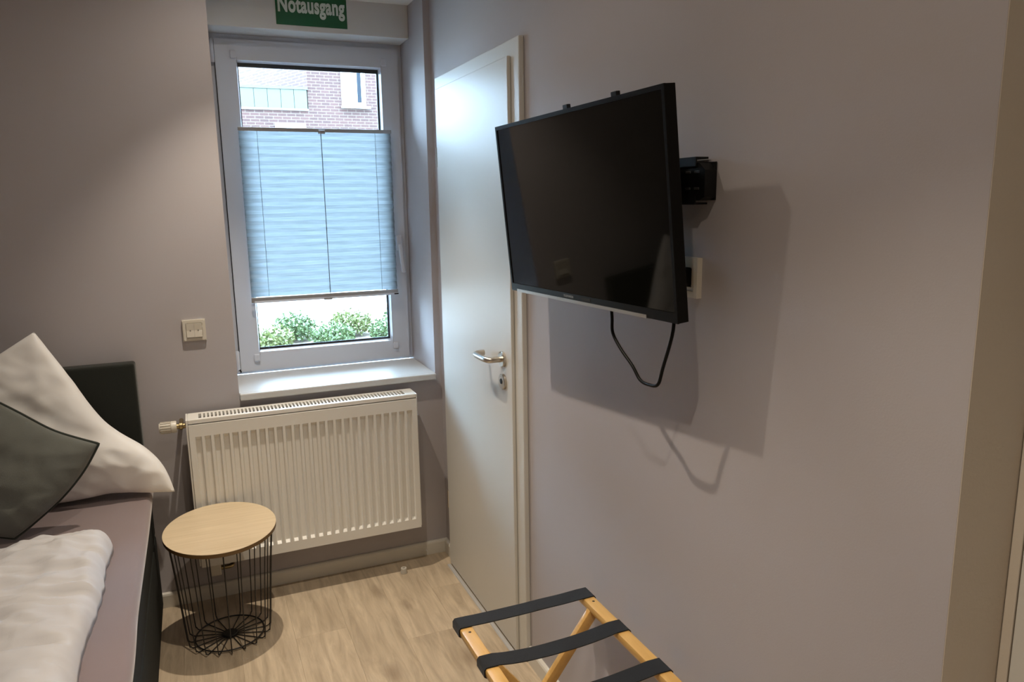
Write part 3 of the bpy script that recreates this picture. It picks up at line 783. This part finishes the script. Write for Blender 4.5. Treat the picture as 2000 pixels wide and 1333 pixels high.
# ------------------------------------------------------------------ outdoors
struct(obj('ground_paving', bx(-30, 40, WY+.01, 60, -.5, -.20), M_PAVE))
struct(obj('planting_bed', bx(-3, 5, 4.2, 7.4, -.2, -.17), M_SOIL))
struct(obj('wall_outside', bx(-12, XL-.2, .02, WY, -.2, 13), M_FWHITE)); struct(obj('wall_outside_right', bx(.27, 12, .02, WY, -.2, 13), M_FWHITE)); struct(obj('wall_outside_top', bx(XL-.2, .27, .02, WY, CEIL+.15, 13), M_FWHITE))  # unseen house front, height raised to keep sky light off the facade opposite

FY = 20.0
bd = thing('brick_building', (4, FY, -.2), 'red brick building with pale green terrace parapet across the street', 'building')
bm = B(); box(bm, 2.50, 14, FY, FY+8, -.2, 7.2); box(bm, -9, 2.50, FY, FY+8, -.2, 4.27)
obj('front_wall', bm, M_BRICK, bd)
bm = B(); pts = [(2.50, FY+.02), (2.50+.0, FY+.5), (2.5-.37*11, FY+.93*11+.4), (2.5-.37*11, FY+.93*11)]
prism(bm, pts, 4.272, 8.6, 'xy'); obj('terrace_wall', bm, M_BRICK, bd)
obj('terrace_floor', bx(-9, 2.4995, FY+.15, FY+7.9, 4.2705, 4.2715), M_ROOF, bd)
pp = obj('parapet', bx(-9, 2.475, FY-.02, FY+.12, 4.272, 4.80), M_COPPER, bd)
obj('parapet_cap', bx(-9, 2.495, FY-.07, FY+.15, 4.801, 4.875), M_COPPER, pp)
obj('parapet_flashing', bx(-9, 2.495, FY-.055, FY-.0005, 4.225, 4.271), M_ALU, pp)
for k in range(30):
    xa = 2.47-.365*(k+1)
    obj('panel', bx(xa+.008, xa+.357, FY-.045, FY-.0205, 4.274, 4.798), M_COPPER, pp)
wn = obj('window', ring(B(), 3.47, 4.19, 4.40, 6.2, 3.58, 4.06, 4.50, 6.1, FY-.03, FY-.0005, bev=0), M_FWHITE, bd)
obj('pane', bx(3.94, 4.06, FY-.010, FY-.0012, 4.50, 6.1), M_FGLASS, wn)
obj('sky_reflection', bx(3.58, 3.94, FY-.010, FY-.0012, 4.50, 6.1), M_FWHITE, wn)  # white slab paints the sky's reflection on this part of the glass
obj('window_sill', bx(3.44, 4.30, FY-.14, FY-.0312, 4.33, 4.395), M_FWHITE, wn)
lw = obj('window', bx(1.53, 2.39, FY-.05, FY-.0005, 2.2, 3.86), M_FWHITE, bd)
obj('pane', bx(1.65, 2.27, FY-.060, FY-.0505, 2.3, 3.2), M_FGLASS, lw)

def shrub(x, y, r, h, n, m, label, seed):
    rnd = random.Random(seed)
    t = thing('shrub', (x, y, -.17), label, 'shrub', 'low shrubs outside the window')
    bm = B()
    for k in range(5):
        a = rnd.uniform(0, 6.28); tube(bm, [(0, 0, 0), (.2*r*math.cos(a), .2*r*math.sin(a), h*.4), (.55*r*math.cos(a), .55*r*math.sin(a), h*.8)], [.010, .007, .003], 6)
    obj('stem', bm, M_STEM, t, local=True)
    vs = []; fs = []
    for k in range(n):
        a = rnd.uniform(0, 6.283); q = math.sqrt(rnd.random()); zz = rnd.random()**.7
        p = Vector((q*r*math.cos(a), q*r*math.sin(a), h*(.06+.94*zz*(1-.22*q*q))*rnd.uniform(.7, 1.1)*(1.25 if rnd.random() < .03 else 1)))
        d = Vector((rnd.uniform(-1, 1), rnd.uniform(-1, 1), rnd.uniform(-.3, 1))).normalized(); s = d.cross(Vector((rnd.uniform(-1, 1), rnd.uniform(-1, 1), rnd.uniform(-1, 1)))).normalized()
        l = rnd.uniform(.03, .055); w = l*.33; i = len(vs)
        vs += [p, p+d*l*.5+s*w, p+d*l, p+d*l*.5-s*w]; fs.append((i, i+1, i+2, i+3))
    me = bpy.data.meshes.new('foliage'); me.from_pydata(vs, [], fs); me.materials.append(m)
    o = bpy.data.objects.new('foliage', me); C.objects.link(o); o.parent = t; o['kind'] = 'stuff'
lab = ['leftmost low shrub seen outside through the lower window gap', 'second low shrub from the left outside the window', 'third low shrub from the left outside the window', 'middle low shrub outside, below the blind grip', 'third low shrub from the right outside the window', 'second low shrub from the right outside the window', 'rightmost low shrub seen outside through the lower window gap']
for k in range(7):
    rr = random.Random(40+k)
    shrub(-.56+k*.37, (6.10 if k % 2 else 6.78)+.02*k, .26, rr.uniform(.26, .34) if k % 2 else rr.uniform(.28, .36), 2200, M_LEAF2 if k in (1, 4) else M_LEAF, lab[k], 11+k)
